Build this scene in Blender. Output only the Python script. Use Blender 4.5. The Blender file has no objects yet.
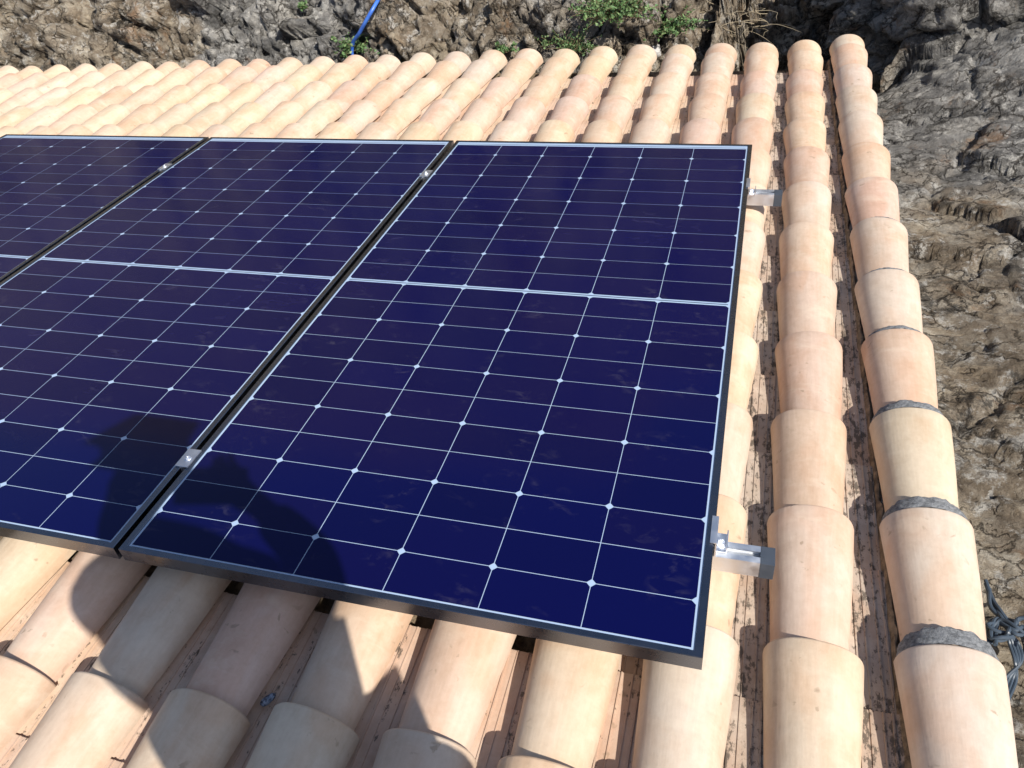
import bpy, bmesh, math, random
from mathutils import Vector, Matrix, noise
from mathutils.bvhtree import BVHTree
random.seed(7)
scene = bpy.context.scene
col = scene.collection
RAD = math.radians
PITCH = RAD(16)
# everything is laid out in the frame of the roof slope: +x towards the right verge,
# +y down the slope towards the eave, +z away from the tiles.  ROOF turns it into the world.
ROOF = Matrix.Translation((0, 0, 3.2)) @ Matrix.Rotation(-PITCH, 4, 'X')

# ------------------------------------------------------------------ camera
CR = ((0.9590412, 0.2674420, -0.0933527), (0.0970711, -0.6198921, -0.7786598), (-0.2661149, 0.7377050, -0.6204629))
CP = Vector((0.00987, -1.76850, 1.14090))
FPX = 771.43
cm = Matrix(((CR[0][0], -CR[1][0], -CR[2][0], CP.x), (CR[0][1], -CR[1][1], -CR[2][1], CP.y), (CR[0][2], -CR[1][2], -CR[2][2], CP.z), (0, 0, 0, 1)))
cd = bpy.data.cameras.new('camera')
cam = bpy.data.objects.new('camera', cd)
col.objects.link(cam)
cam.matrix_world = ROOF @ cm
cd.sensor_width = 36
cd.lens = FPX / 1024 * 36
cd.clip_start = 0.02
cd.clip_end = 500
scene.camera = cam


def at(px, py, z=0.0):
    """the point of the plane z (roof frame) seen at a pixel of the photograph"""
    a, b = (px - 512) / FPX, (py - 384) / FPX
    d = Vector([CR[0][i] * a + CR[1][i] * b + CR[2][i] for i in range(3)])
    return CP + d * ((z - CP.z) / d.z), d


# ------------------------------------------------------------------ world and sun
SUNPX = (212, 487)                        # where the camera's own shadow falls
Lr = at(*SUNPX)[1].normalized()           # direction the light travels, roof frame
Lw = (ROOF.to_3x3() @ Lr).normalized()
S = -Lw
world = bpy.data.worlds.new('World')
scene.world = world
world.use_nodes = True
nt = world.node_tree
bg = nt.nodes['Background']
sky = nt.nodes.new('ShaderNodeTexSky')
sky.sky_type = 'NISHITA'
sky.sun_disc = False
sky.sun_elevation = math.asin(S.z)
sky.sun_rotation = math.atan2(S.x, S.y)
sky.altitude = 300
sky.air_density = 1.0
sky.dust_density = 1.2
nt.links.new(sky.outputs[0], bg.inputs[0])
bg.inputs[1].default_value = 0.10
sd = bpy.data.lights.new('sun', 'SUN')
sd.energy = 4.4
sd.angle = RAD(0.5)
sd.color = (1.0, 0.955, 0.88)
so = bpy.data.objects.new('sun', sd)
col.objects.link(so)
so.rotation_euler = S.to_track_quat('Z', 'Y').to_euler()
so.location = (3, -4, 9)
vs = scene.view_settings
vs.view_transform = 'Standard'
vs.look = 'None'
vs.exposure = 0.50
vs.gamma = 1
vs.use_curve_mapping = False

# ------------------------------------------------------------------ helpers


def newmat(name):
    m = bpy.data.materials.new(name)
    m.use_nodes = True
    n = m.node_tree
    return m, n, n.nodes['Principled BSDF']


def nd(n, typ, **kw):
    x = n.nodes.new(typ)
    for k, v in kw.items():
        if k == 'inp':
            for a, b in v.items():
                x.inputs[a].default_value = b
        else:
            setattr(x, k, v)
    return x


def ramp(n, fac, stops):
    r = nd(n, 'ShaderNodeValToRGB')
    e = r.color_ramp.elements
    while len(e) < len(stops):
        e.new(0.5)
    for i, (p, c) in enumerate(stops):
        e[i].position = p
        e[i].color = (*c, 1) if len(c) == 3 else c
    n.links.new(fac, r.inputs[0])
    return r.outputs[0]


def mix(n, fac, a, b, blend='MIX'):
    m = nd(n, 'ShaderNodeMix', data_type='RGBA', blend_type=blend)
    for sock, v in ((m.inputs[0], fac), (m.inputs[6], a), (m.inputs[7], b)):
        if hasattr(v, 'is_linked'):
            n.links.new(v, sock)
        elif isinstance(v, (int, float)):
            sock.default_value = v
        else:
            sock.default_value = (*v, 1)
    return m.outputs[2]


def noisetex(n, vec, scale, detail=5, rough=0.6, dist=0.0):
    t = nd(n, 'ShaderNodeTexNoise', inp={'Scale': scale, 'Detail': detail, 'Roughness': rough, 'Distortion': dist})
    n.links.new(vec, t.inputs['Vector'])
    return t


def mapping(n, vec, scale=(1, 1, 1), rot=(0, 0, 0)):
    m = nd(n, 'ShaderNodeMapping', inp={'Scale': scale, 'Rotation': rot})
    n.links.new(vec, m.inputs['Vector'])
    return m.outputs[0]


def bump(n, h, strength, dist, bsdf):
    b = nd(n, 'ShaderNodeBump', inp={'Strength': strength, 'Distance': dist})
    n.links.new(h, b.inputs['Height'])
    n.links.new(b.outputs[0], bsdf.inputs['Normal'])


def mth(n, op, a, b=0.0):
    m = nd(n, 'ShaderNodeMath', operation=op)
    for sock, v in ((m.inputs[0], a), (m.inputs[1], b)):
        if hasattr(v, 'is_linked'):
            n.links.new(v, sock)
        else:
            sock.default_value = v
    return m.outputs[0]


def mesh_of(bm, name, smooth=True, sharp=35):
    me = bpy.data.meshes.new(name)
    bm.normal_update()
    bm.to_mesh(me)
    bm.free()
    if smooth:
        me.shade_smooth()
        me.set_sharp_from_angle(angle=RAD(sharp))
    return me


def obj(name, me, mat=None, parent=None, label=None, cat=None, group=None, kind=None, mw=None):
    o = bpy.data.objects.new(name, me)
    col.objects.link(o)
    if mat is not None and not me.materials:
        me.materials.append(mat)
    if parent is not None:
        o.parent = parent
    if mw is not None:
        o.matrix_world = ROOF @ mw if parent is None else mw
    elif parent is None:
        o.matrix_world = ROOF
    if label:
        o['label'] = label
    if cat:
        o['category'] = cat
    if group:
        o['group'] = group
    if kind:
        o['kind'] = kind
    return o


def empty(name, label, cat, group=None, loc=(0, 0, 0), rz=0.0):
    o = bpy.data.objects.new(name, None)
    col.objects.link(o)
    o.empty_display_size = 0.1
    o.matrix_world = ROOF @ Matrix.Translation(loc) @ Matrix.Rotation(rz, 4, 'Z')
    o['label'] = label
    o['category'] = cat
    if group:
        o['group'] = group
    return o


def box(bm, x0, x1, y0, y1, z0, z1, bev=0.0):
    r = bmesh.ops.create_cube(bm, size=1)
    vs_ = r['verts']
    for v in vs_:
        v.co = Vector(((x0 + x1) / 2 + v.co.x * (x1 - x0), (y0 + y1) / 2 + v.co.y * (y1 - y0), (z0 + z1) / 2 + v.co.z * (z1 - z0)))
    if bev:
        es = list({e for v in vs_ for e in v.link_edges})
        bmesh.ops.bevel(bm, geom=es, offset=bev, segments=2, profile=0.7, affect='EDGES')


def tube(bm, pts, r, seg=8, closed=False):
    pts = [Vector(p) for p in pts]
    rings = []
    n = len(pts)
    up = Vector((0.13, 0.21, 0.97))
    for i, p in enumerate(pts):
        t = (pts[(i + 1) % n if closed else min(i + 1, n - 1)] - pts[(i - 1) % n if closed else max(i - 1, 0)])
        t.normalize()
        a = t.cross(up)
        if a.length < 1e-3:
            a = t.cross(Vector((1, 0, 0)))
        a.normalize()
        b = t.cross(a)
        rr = r[i] if isinstance(r, (list, tuple)) else r
        rings.append([bm.verts.new(p + (a * math.cos(k / seg * math.tau) + b * math.sin(k / seg * math.tau)) * rr) for k in range(seg)])
    for i in range(n if closed else n - 1):
        A, B = rings[i], rings[(i + 1) % n]
        for k in range(seg):
            bm.faces.new((A[k], A[(k + 1) % seg], B[(k + 1) % seg], B[k]))
    if not closed:
        bm.faces.new(rings[0][::-1])
        bm.faces.new(rings[-1])


def spline(pts, n=8):
    pts = [Vector(p) for p in pts]
    P = [pts[0] * 2 - pts[1]] + pts + [pts[-1] * 2 - pts[-2]]
    out = []
    for i in range(1, len(P) - 2):
        a, b, c, d = P[i - 1:i + 3]
        for k in range(n):
            t = k / n
            out.append(0.5 * ((2 * b) + (c - a) * t + (2 * a - 5 * b + 4 * c - d) * t * t + (3 * b - a - 3 * c + d) * t ** 3))
    out.append(pts[-1])
    return out


ONES = ['', 'first', 'second', 'third', 'fourth', 'fifth', 'sixth', 'seventh', 'eighth', 'ninth', 'tenth', 'eleventh', 'twelfth', 'thirteenth', 'fourteenth', 'fifteenth', 'sixteenth', 'seventeenth', 'eighteenth', 'nineteenth', 'twentieth']


def ordinal(n):
    if n <= 20:
        return ONES[n]
    return 'twenty-' + ONES[n - 20] if n < 30 else ('thirtieth' if n == 30 else 'thirty-' + ONES[n - 30])


# ------------------------------------------------------------------ materials
def tile_mat(name, dirt=0.0):
    m, n, b = newmat(name)
    tc = nd(n, 'ShaderNodeTexCoord').outputs['Object']
    oi = nd(n, 'ShaderNodeObjectInfo')
    add = nd(n, 'ShaderNodeVectorMath', operation='MULTIPLY_ADD')
    n.links.new(oi.outputs['Random'], add.inputs[0])
    add.inputs[1].default_value = (37, 53, 71)
    n.links.new(tc, add.inputs[2])
    v = add.outputs[0]
    # soft burnt / pale patches
    big = noisetex(n, mapping(n, v, (9, 5, 9)), 1.0, 2.5, 0.5, 0.6).outputs[0]
    f = ramp(n, big, [(0.42, (0, 0, 0)), (0.60, (1, 1, 1))])
    base = oi.outputs['Color']
    pink = mix(n, 1.0, base, (0.96, 0.84, 0.76), 'MULTIPLY')
    c = mix(n, mth(n, 'MULTIPLY', f, 0.75), base, pink)
    # lengthwise drawing streaks of the extruded clay
    st = noisetex(n, mapping(n, v, (90, 4, 90)), 1.0, 3, 0.6).outputs[0]
    c = mix(n, 0.4, c, ramp(n, st, [(0.3, (0.84, 0.80, 0.76)), (0.7, (1, 1, 1))]), 'MULTIPLY')
    sm = noisetex(n, mapping(n, v, (14, 7, 14)), 1.0, 6, 0.7).outputs[0]
    c = mix(n, 0.42, c, ramp(n, sm, [(0.36, (0.80, 0.74, 0.67)), (0.54, (1, 1, 1))]), 'MULTIPLY')
    fine = noisetex(n, v, 55, 6, 0.7).outputs[0]
    c = mix(n, 0.5, c, ramp(n, fine, [(0.3, (0.84, 0.80, 0.76)), (0.62, (1, 1, 1))]), 'MULTIPLY')
    # pale lime bloom
    bl = noisetex(n, mapping(n, v, (7, 14, 7)), 1.0, 5, 0.65, 0.4).outputs[0]
    c = mix(n, mth(n, 'MULTIPLY', ramp(n, bl, [(0.54, (0, 0, 0)), (0.68, (1, 1, 1))]), 0.35), c, (0.72, 0.60, 0.46))
    # brown specks and scuffs
    sp = noisetex(n, v, 38, 3, 0.5, 0.5).outputs[0]
    where = noisetex(n, v, 8, 2, 0.5).outputs[0]
    k = mth(n, 'MULTIPLY', ramp(n, sp, [(0.66, (0, 0, 0)), (0.71, (1, 1, 1))]), ramp(n, where, [(0.5, (0, 0, 0)), (0.6, (1, 1, 1))]))
    c = mix(n, mth(n, 'MULTIPLY', k, 0.55), c, (0.28, 0.2, 0.13))
    if dirt:
        d1 = noisetex(n, mapping(n, v, (95, 48, 90)), 1.0, 7, 0.75).outputs[0]
        d2 = noisetex(n, mapping(n, v, (50, 6, 30)), 1.0, 3, 0.6).outputs[0]
        dd = mth(n, 'ADD', d1, mth(n, 'MULTIPLY', d2, 0.6))
        k = ramp(n, dd, [(0.86 - 0.10 * dirt, (0, 0, 0)), (0.92 - 0.08 * dirt, (1, 1, 1))])
        c = mix(n, mth(n, 'MULTIPLY', k, 0.85), c, (0.085, 0.068, 0.052))
    n.links.new(c, b.inputs['Base Color'])
    b.inputs['Roughness'].default_value = 0.78
    b.inputs['Specular IOR Level'].default_value = 0.3
    h = mth(n, 'ADD', mth(n, 'MULTIPLY', fine, 0.6), mth(n, 'MULTIPLY', st, 0.6))
    bump(n, h, 0.5, 0.0018, b)
    return m


M_TILE = tile_mat('terracotta')
M_CHAN = tile_mat('terracotta_channel', -0.6)
M_CHAN_DIRTY = tile_mat('terracotta_channel_dirty', 0.4)


def mortar_mat(name, c0, c1, sc=60):
    m, n, b = newmat(name)
    tc = nd(n, 'ShaderNodeTexCoord').outputs['Object']
    a = noisetex(n, tc, sc, 6, 0.75).outputs[0]
    a2 = noisetex(n, tc, sc / 8, 4, 0.6).outputs[0]
    s = mth(n, 'ADD', mth(n, 'MULTIPLY', a, 0.65), mth(n, 'MULTIPLY', a2, 0.35))
    n.links.new(ramp(n, s, [(0.38, c0), (0.6, c1)]), b.inputs['Base Color'])
    b.inputs['Roughness'].default_value = 0.95
    bump(n, a, 0.9, 0.006, b)
    return m


M_MORTAR = mortar_mat('grey_mortar', (0.10, 0.105, 0.11), (0.34, 0.345, 0.35), 110)
M_BED = mortar_mat('brown_mortar', (0.05, 0.035, 0.022), (0.30, 0.22, 0.14), 40)


def metal(name, colr, rough, met=1.0, streak=0.0):
    m, n, b = newmat(name)
    tc = nd(n, 'ShaderNodeTexCoord').outputs['Object']
    a = noisetex(n, mapping(n, tc, (3, 200, 200)), 1.0, 3, 0.6).outputs[0]
    a2 = noisetex(n, tc, 30, 4, 0.6).outputs[0]
    n.links.new(mix(n, 0.25, colr, ramp(n, a2, [(0.3, (0.7, 0.7, 0.7)), (0.7, (1, 1, 1))]), 'MULTIPLY'), b.inputs['Base Color'])
    r = nd(n, 'ShaderNodeMapRange', inp={'From Min': 0.3, 'From Max': 0.7, 'To Min': rough * 0.8, 'To Max': rough * 1.25})
    n.links.new(a2, r.inputs[0])
    n.links.new(r.outputs[0], b.inputs['Roughness'])
    b.inputs['Metallic'].default_value = met
    bump(n, a, 0.15, 0.0005, b)
    return m


M_FRAME = metal('black_anodised', (0.17, 0.18, 0.21), 0.27, 1.0)
M_ALU = metal('mill_aluminium', (0.88, 0.90, 0.93), 0.5)
M_CAP = metal('grey_cap', (0.11, 0.13, 0.16), 0.5, 0.6)
M_STEEL = metal('zinc_steel', (0.86, 0.88, 0.92), 0.42)

# photovoltaic cells: navy silicon behind an anti-glare pane
def glass_coat(b, rough=0.13):
    b.inputs['Coat Weight'].default_value = 1.0
    b.inputs['Coat Roughness'].default_value = rough
    b.inputs['Coat IOR'].default_value = 1.27
    b.inputs['Specular IOR Level'].default_value = 0.0


def dust(n, tc, c, amt=1.0):
    a = noisetex(n, mapping(n, tc, (5, 7, 5)), 1.0, 3, 0.6, 1.0).outputs[0]
    f = noisetex(n, mapping(n, tc, (22, 40, 30), (0, 0, 0.6)), 1.0, 4, 0.6, 0.7).outputs[0]
    k = mth(n, 'MULTIPLY', ramp(n, a, [(0.54, (0, 0, 0)), (0.68, (1, 1, 1))]), ramp(n, f, [(0.52, (0, 0, 0)), (0.72, (1, 1, 1))]))
    k = mth(n, 'ADD', mth(n, 'MULTIPLY', k, 0.06 * amt), 0.0035 * amt)
    return mix(n, k, c, (0.42, 0.38, 0.40))


m, n, b = newmat('silicon_cell')
tc = nd(n, 'ShaderNodeTexCoord').outputs['Object']
geo = nd(n, 'ShaderNodeNewGeometry')
c = ramp(n, geo.outputs['Random Per Island'], [(0.0, (0.0005, 0.0012, 0.038)), (0.5, (0.0006, 0.0016, 0.050)), (1.0, (0.0022, 0.0018, 0.042))])
n.links.new(dust(n, tc, c), b.inputs['Base Color'])
b.inputs['Roughness'].default_value = 0.55
glass_coat(b)
M_CELL = m
m, n, b = newmat('white_backsheet')
tc = nd(n, 'ShaderNodeTexCoord').outputs['Object']
n.links.new(dust(n, tc, nd(n, 'ShaderNodeRGB').outputs[0]), b.inputs['Base Color'])
n.nodes['RGB'].outputs[0].default_value = (0.37, 0.48, 0.64, 1)
b.inputs['Roughness'].default_value = 0.6
glass_coat(b)
M_BACK = m
M_RIBBON = metal('busbar_ribbon', (0.05, 0.08, 0.16), 0.4, 0.3)


def rock_material():
    m, n, b = newmat('limestone')
    tc = nd(n, 'ShaderNodeTexCoord').outputs['Object']
    at_ = nd(n, 'ShaderNodeAttribute', attribute_name='zone')

    def warped(src, scale, amt, detail=6):
        w = noisetex(n, src, scale, detail, 0.65)
        sub = nd(n, 'ShaderNodeVectorMath', operation='SUBTRACT')
        n.links.new(w.outputs['Color'], sub.inputs[0])
        sub.inputs[1].default_value = (0.5, 0.5, 0.5)
        wv_ = nd(n, 'ShaderNodeVectorMath', operation='MULTIPLY_ADD')
        n.links.new(sub.outputs[0], wv_.inputs[0])
        wv_.inputs[1].default_value = (amt, amt, amt)
        n.links.new(src, wv_.inputs[2])
        return wv_.outputs[0]
    v = warped(tc, 4.0, 0.16)
    vj = warped(v, 22.0, 0.045)
    rot = (0.5, 0.6, 0.9)
    s1 = noisetex(n, mapping(n, v, (1.0, 2.0, 2.0), rot), 3.5, 12, 0.72).outputs[0]
    s2 = noisetex(n, v, 8.0, 12, 0.74).outputs[0]
    grey = ramp(n, s1, [(0.30, (0.08, 0.077, 0.073)), (0.44, (0.19, 0.183, 0.172)), (0.55, (0.33, 0.315, 0.29)), (0.68, (0.54, 0.52, 0.48))])
    tan = ramp(n, s2, [(0.30, (0.09, 0.066, 0.045)), (0.44, (0.24, 0.19, 0.135)), (0.55, (0.40, 0.34, 0.26)), (0.68, (0.58, 0.53, 0.44))])
    zz = noisetex(n, tc, 1.8, 6, 0.65).outputs[0]
    zf = ramp(n, mth(n, 'ADD', mth(n, 'MULTIPLY', zz, 0.55), mth(n, 'MULTIPLY', at_.outputs['Fac'], 0.45)), [(0.42, (0, 0, 0)), (0.52, (1, 1, 1))])
    c = mix(n, zf, grey, tan)
    # every block of the fractured rock has its own tone
    vc = nd(n, 'ShaderNodeTexVoronoi', feature='F1', inp={'Scale': 6.0, 'Randomness': 1.0})
    n.links.new(mapping(n, vj, (1, 1.5, 1.3), rot), vc.inputs['Vector'])
    bw = nd(n, 'ShaderNodeSeparateColor')
    n.links.new(vc.outputs['Color'], bw.inputs[0])
    c = mix(n, 0.55, c, ramp(n, bw.outputs[0], [(0.0, (0.62, 0.60, 0.58)), (0.5, (1, 1, 1)), (1.0, (1.32, 1.28, 1.2))]), 'MULTIPLY')
    # rust stains
    ru = noisetex(n, v, 3.6, 8, 0.7).outputs[0]
    c = mix(n, mth(n, 'MULTIPLY', ramp(n, ru, [(0.585, (0, 0, 0)), (0.66, (1, 1, 1))]), 0.6), c, (0.26, 0.135, 0.06))
    # pale calcite crust, black lichen: many small sharp patches
    ca = noisetex(n, tc, 11.0, 12, 0.78).outputs[0]
    c = mix(n, mth(n, 'MULTIPLY', ramp(n, ca, [(0.535, (0, 0, 0)), (0.60, (1, 1, 1))]), 0.8), c, (0.64, 0.61, 0.55))
    li = noisetex(n, tc, 17.0, 12, 0.8).outputs[0]
    li2 = noisetex(n, tc, 2.8, 4, 0.6).outputs[0]
    k = mth(n, 'MULTIPLY', ramp(n, li, [(0.50, (0, 0, 0)), (0.57, (1, 1, 1))]), ramp(n, li2, [(0.42, (0.15, 0.15, 0.15)), (0.56, (1, 1, 1))]))
    c = mix(n, mth(n, 'MULTIPLY', k, 0.8), c, (0.05, 0.046, 0.04))
    # open joints, jagged, only here and there
    cr = None
    for sc, wd, rt in ((3.1, 0.030, (0.2, 0.5, 0.7)), (8.5, 0.045, (0.9, 0.1, 0.3))):
        vo = nd(n, 'ShaderNodeTexVoronoi', feature='DISTANCE_TO_EDGE', inp={'Scale': sc})
        n.links.new(mapping(n, vj, (1, 1.6, 1.3), rt), vo.inputs['Vector'])
        q = ramp(n, vo.outputs['Distance'], [(0.0, (0, 0, 0)), (wd, (1, 1, 1))])
        gate = ramp(n, noisetex(n, tc, sc * 0.9, 3, 0.5).outputs[0], [(0.44, (1, 1, 1)), (0.54, (0, 0, 0))])
        q = mth(n, 'MAXIMUM', q, gate)
        cr = q if cr is None else mth(n, 'MULTIPLY', cr, q)
    c = mix(n, 0.85, c, mix(n, cr, (0.10, 0.08, 0.065), (1, 1, 1)), 'MULTIPLY')
    n.links.new(c, b.inputs['Base Color'])
    b.inputs['Roughness'].default_value = 0.92
    b.inputs['Specular IOR Level'].default_value = 0.25
    f1 = noisetex(n, tc, 34, 10, 0.75).outputs[0]
    h = mth(n, 'ADD', mth(n, 'MULTIPLY', s2, 1.5), mth(n, 'MULTIPLY', f1, 0.55))
    h = mth(n, 'ADD', h, mth(n, 'ADD', mth(n, 'MULTIPLY', s1, 0.9), mth(n, 'MULTIPLY', cr, 0.5)))
    h = mth(n, 'ADD', h, mth(n, 'MULTIPLY', bw.outputs[1], 0.35))
    bump(n, h, 1.0, 0.035, b)
    return m


M_ROCK = rock_material()

# ------------------------------------------------------------------ the ground and the cut rock round the house
m, n, b = newmat('dry_earth')
tc = nd(n, 'ShaderNodeTexCoord').outputs['Object']
n.links.new(ramp(n, noisetex(n, tc, 0.6, 8, 0.7).outputs[0], [(0.35, (0.10, 0.085, 0.05)), (0.65, (0.26, 0.21, 0.14))]), b.inputs['Base Color'])
b.inputs['Roughness'].default_value = 0.95
bm = bmesh.new()
bmesh.ops.create_grid(bm, x_segments=40, y_segments=40, size=200)
o = obj('ground', mesh_of(bm, 'ground', False), m, kind='structure')
o.matrix_world = Matrix.Identity(4)

XR, YE = 0.56, 2.74      # inner corner of the rock cut, just outside verge and eave


def path(s):
    """s<0: along the verge, 0..1: round the corner, >1: along the eave to the left"""
    if s <= 0:
        return Vector((XR, YE - 0.05 + s, 0)), Vector((1, 0, 0))
    if s < 1:
        a = s * math.pi / 2
        return Vector((XR, YE - 0.05, 0)), Vector((math.cos(a), math.sin(a), 0))
    return Vector((XR - (s - 1), YE - 0.05 + 0.04 * min(1, s - 1) - 0.045 * (s - 1), 0)), Vector((0, 1, 0))


def ridged(p, H=0.8, lac=2.1, octv=5):
    return noise.ridged_multi_fractal(p, H, lac, octv, 1.0, 2.0)


rotq = Matrix.Rotation(0.7, 3, 'Z') @ Matrix.Rotation(0.6, 3, 'X')


def rock_point(s, d):
    b, o_ = path(s)
    w = min(1, max(0, s))
    k = 0.20 * (1 - w) + (1.35 + 0.4 * min(1, max(0, s - 2.5))) * w
    # a hollow behind the eave where plants and dry stems grow in shade
    pit = math.exp(-((s - 1.2) / 0.52) ** 4)
    hol = pit * 0.8
    dd = max(0, d - 0.05 - hol)
    z = -0.50 - 0.25 * pit * min(1, d / 0.12) + 0.12 * (1 - w) + (k * dd if dd < 6 else k * 6 + 0.35 * (dd - 6))
    p = b + o_ * (0.03 + d)
    p.z = z
    # low boulder at the corner
    bx, by = (p.x - 1.22) / 0.46, (p.y - 2.66) / 0.50
    p.z += 0.30 * math.exp(-(bx * bx + by * by))
    nrm = Vector((-o_.x * k, -o_.y * k, 1)).normalized()
    far = 1.0
    q = Vector((p.x, p.y, p.z))
    big = noise.fractal(q * 1.1 + Vector((3, 1, 7)), 0.9, 2.0, 3) * 0.22
    # tilted beds
    r = Matrix.Rotation(0.7, 3, 'Z') @ Matrix.Rotation(0.6, 3, 'X') @ q
    beds = ridged(Vector((r.x * 1.0, r.y * 1.9, r.z * 2.0)) + Vector((9, 2, 4)), 0.9, 2.1, 3) * 0.075
    wq = q + noise.noise_vector(q * 2.6) * 0.06 + noise.noise_vector(q * 14.0) * 0.010
    r = rotq @ wq
    facets = 0.0
    for sc, am, tilt in ((1.9, 0.12, 0.52), (5.2, 0.045, 0.52), (13.0, 0.015, 0.50)):
        qq = Vector((r.x * sc, r.y * sc * 1.7, r.z * sc * 1.7))
        dist_, pts = noise.voronoi(qq)
        c0 = pts[0]
        tv = noise.noise_vector(c0 * 5.31 + Vector((2, 8, 1)))
        edge = dist_[1] - dist_[0]
        facets += am * noise.noise(c0 * 3.77) * 1.6 + tilt / sc * tv.dot(qq - c0) * 0.8 - am * 0.8 * max(0, 1 - edge / 0.07)
    fine = ridged(q * 12, 0.8, 2.1, 4) * 0.007
    amp = min(1.0, 0.35 + d * 1.6)
    rough = 0.27 * (1 - w) + 1.05 * w
    p = p + nrm * ((big * rough + beds * (0.18 * (1 - w) + 1.05 * w) - 0.10) * amp + facets * rough * (0.5 + 0.5 * amp) + fine)
    return p


ss = []
s = -4.6
while s < 0:
    ss.append(s)
    s += 0.016
ss += [i / 75 for i in range(75)]
s = 1.0
while s < 20:
    ss.append(s)
    s += 0.014 if s < 5.5 else 0.03 if s < 7 else 0.15
ds = [0.0]
while ds[-1] < 14:
    x = ds[-1]
    ds.append(x + (0.011 if x < 1.35 else 0.03 + (x - 1.35) * 0.16))
bm = bmesh.new()
grid = [[bm.verts.new(rock_point(s, d)) for d in ds] for s in ss]
for i in range(len(ss) - 1):
    for j in range(len(ds) - 1):
        bm.faces.new((grid[i][j], grid[i][j + 1], grid[i + 1][j + 1], grid[i + 1][j]))
bmesh.ops.recalc_face_normals(bm, faces=bm.faces)
rock_bvh = BVHTree.FromBMesh(bm)
rme = bpy.data.meshes.new('rocky_hillside')
bm.to_mesh(rme)
bm.free()
rme.shade_smooth()
za = rme.attributes.new('zone', 'FLOAT', 'POINT')
vals = []
for s in ss:
    for d in ds:
        wob = 0.25 * noise.noise(Vector((s * 2.0, d * 2.5, 4)))
        t = s + wob
        knots = ((-5, 0.95), (-2.6, 0.8), (-1.2, 0.35), (0.0, 0.15), (0.7, 0.35), (1.2, 1.0), (1.9, 1.0), (2.2, 0.45), (2.9, 0.55), (3.2, 0.9), (3.7, 0.7), (4.0, 0.1), (5.0, 0.15), (5.5, 0.7), (30, 0.6))
        z = 0.6
        for (a0, v0), (a1, v1) in zip(knots, knots[1:]):
            if a0 <= t < a1:
                z = v0 + (v1 - v0) * (t - a0) / (a1 - a0)
        vals.append(min(1, z))
za.data.foreach_set('value', vals)
hill = obj('rocky_hillside', rme, M_ROCK, kind='structure')
if (hill.data.polygons[0].normal.z) < 0:
    hill.data.flip_normals()


def on_rock(px, py, lift=0.0):
    d = at(px, py)[1].normalized()
    h = rock_bvh.ray_cast(CP, d)
    return (h[0] - d * lift) if h[0] else CP + d * 4


# the big outcrop at the corner, which keeps the sun off the hollow behind the eave
bm = bmesh.new()
bmesh.ops.create_icosphere(bm, subdivisions=6, radius=1)
for v in bm.verts:
    e = v.co.copy()
    q = Vector((1.12 + 0.60 * e.x, 3.22 + 0.50 * e.y, -0.10 + 0.85 * e.z))
    nr = Vector((e.x / 0.60, e.y / 0.50, e.z / 0.85)).normalized()
    r = rotq @ (q + noise.noise_vector(q * 2.6) * 0.06 + noise.noise_vector(q * 14.0) * 0.010)
    dsp = noise.fractal(q * 1.3, 0.9, 2.0, 3) * 0.10
    for sc, am, tilt in ((2.1, 0.10, 0.55), (5.6, 0.04, 0.50), (13.0, 0.015, 0.50)):
        qq = Vector((r.x * sc, r.y * sc * 1.7, r.z * sc * 1.7))
        dist_, pts = noise.voronoi(qq)
        tv = noise.noise_vector(pts[0] * 5.31 + Vector((2, 8, 1)))
        dsp += am * noise.noise(pts[0] * 3.77) * 1.6 + tilt / sc * tv.dot(qq - pts[0]) * 0.8 - am * 0.8 * max(0, 1 - (dist_[1] - dist_[0]) / 0.07)
    dsp += ridged(q * 12, 0.8, 2.1, 4) * 0.007
    v.co = q + nr * dsp * 0.9
obj('rock_outcrop', mesh_of(bm, 'rock_outcrop', True, 180), M_ROCK, label='big grey rock outcrop at the upper right, beyond the end of the verge tiles', cat='rock')

# ------------------------------------------------------------------ the house under the tiles
XDECK = 0.50
bm = bmesh.new()
box(bm, -6.5, XDECK, -4.2, 2.56, -0.33, -0.205)
obj('roof_deck', mesh_of(bm, 'roof_deck', False), M_BED, label='brown mortar deck under the clay roof tiles', cat='roof')
m, n, b = newmat('lime_render')
tc = nd(n, 'ShaderNodeTexCoord').outputs['Object']
n.links.new(ramp(n, noisetex(n, tc, 8, 7, 0.7).outputs[0], [(0.35, (0.34, 0.28, 0.2)), (0.65, (0.5, 0.43, 0.33))]), b.inputs['Base Color'])
b.inputs['Roughness'].default_value = 0.9
bm = bmesh.new()
box(bm, -6.4, XDECK - 0.04, -4.1, 2.46, -4.5, -0.333)
obj('house_wall', mesh_of(bm, 'house_wall', False), m, label='rendered walls of the house under the tiled roof', cat='wall')

# ------------------------------------------------------------------ clay tiles
TL = 0.40            # length of a tile
STEP = 0.31          # exposed length
PX = 0.2105          # spacing of the columns
XB = 0.203           # centre of the column next to the verge column
Y0 = -1.215          # lower end of the row just this side of the panels
YSTART = 2.69


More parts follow.
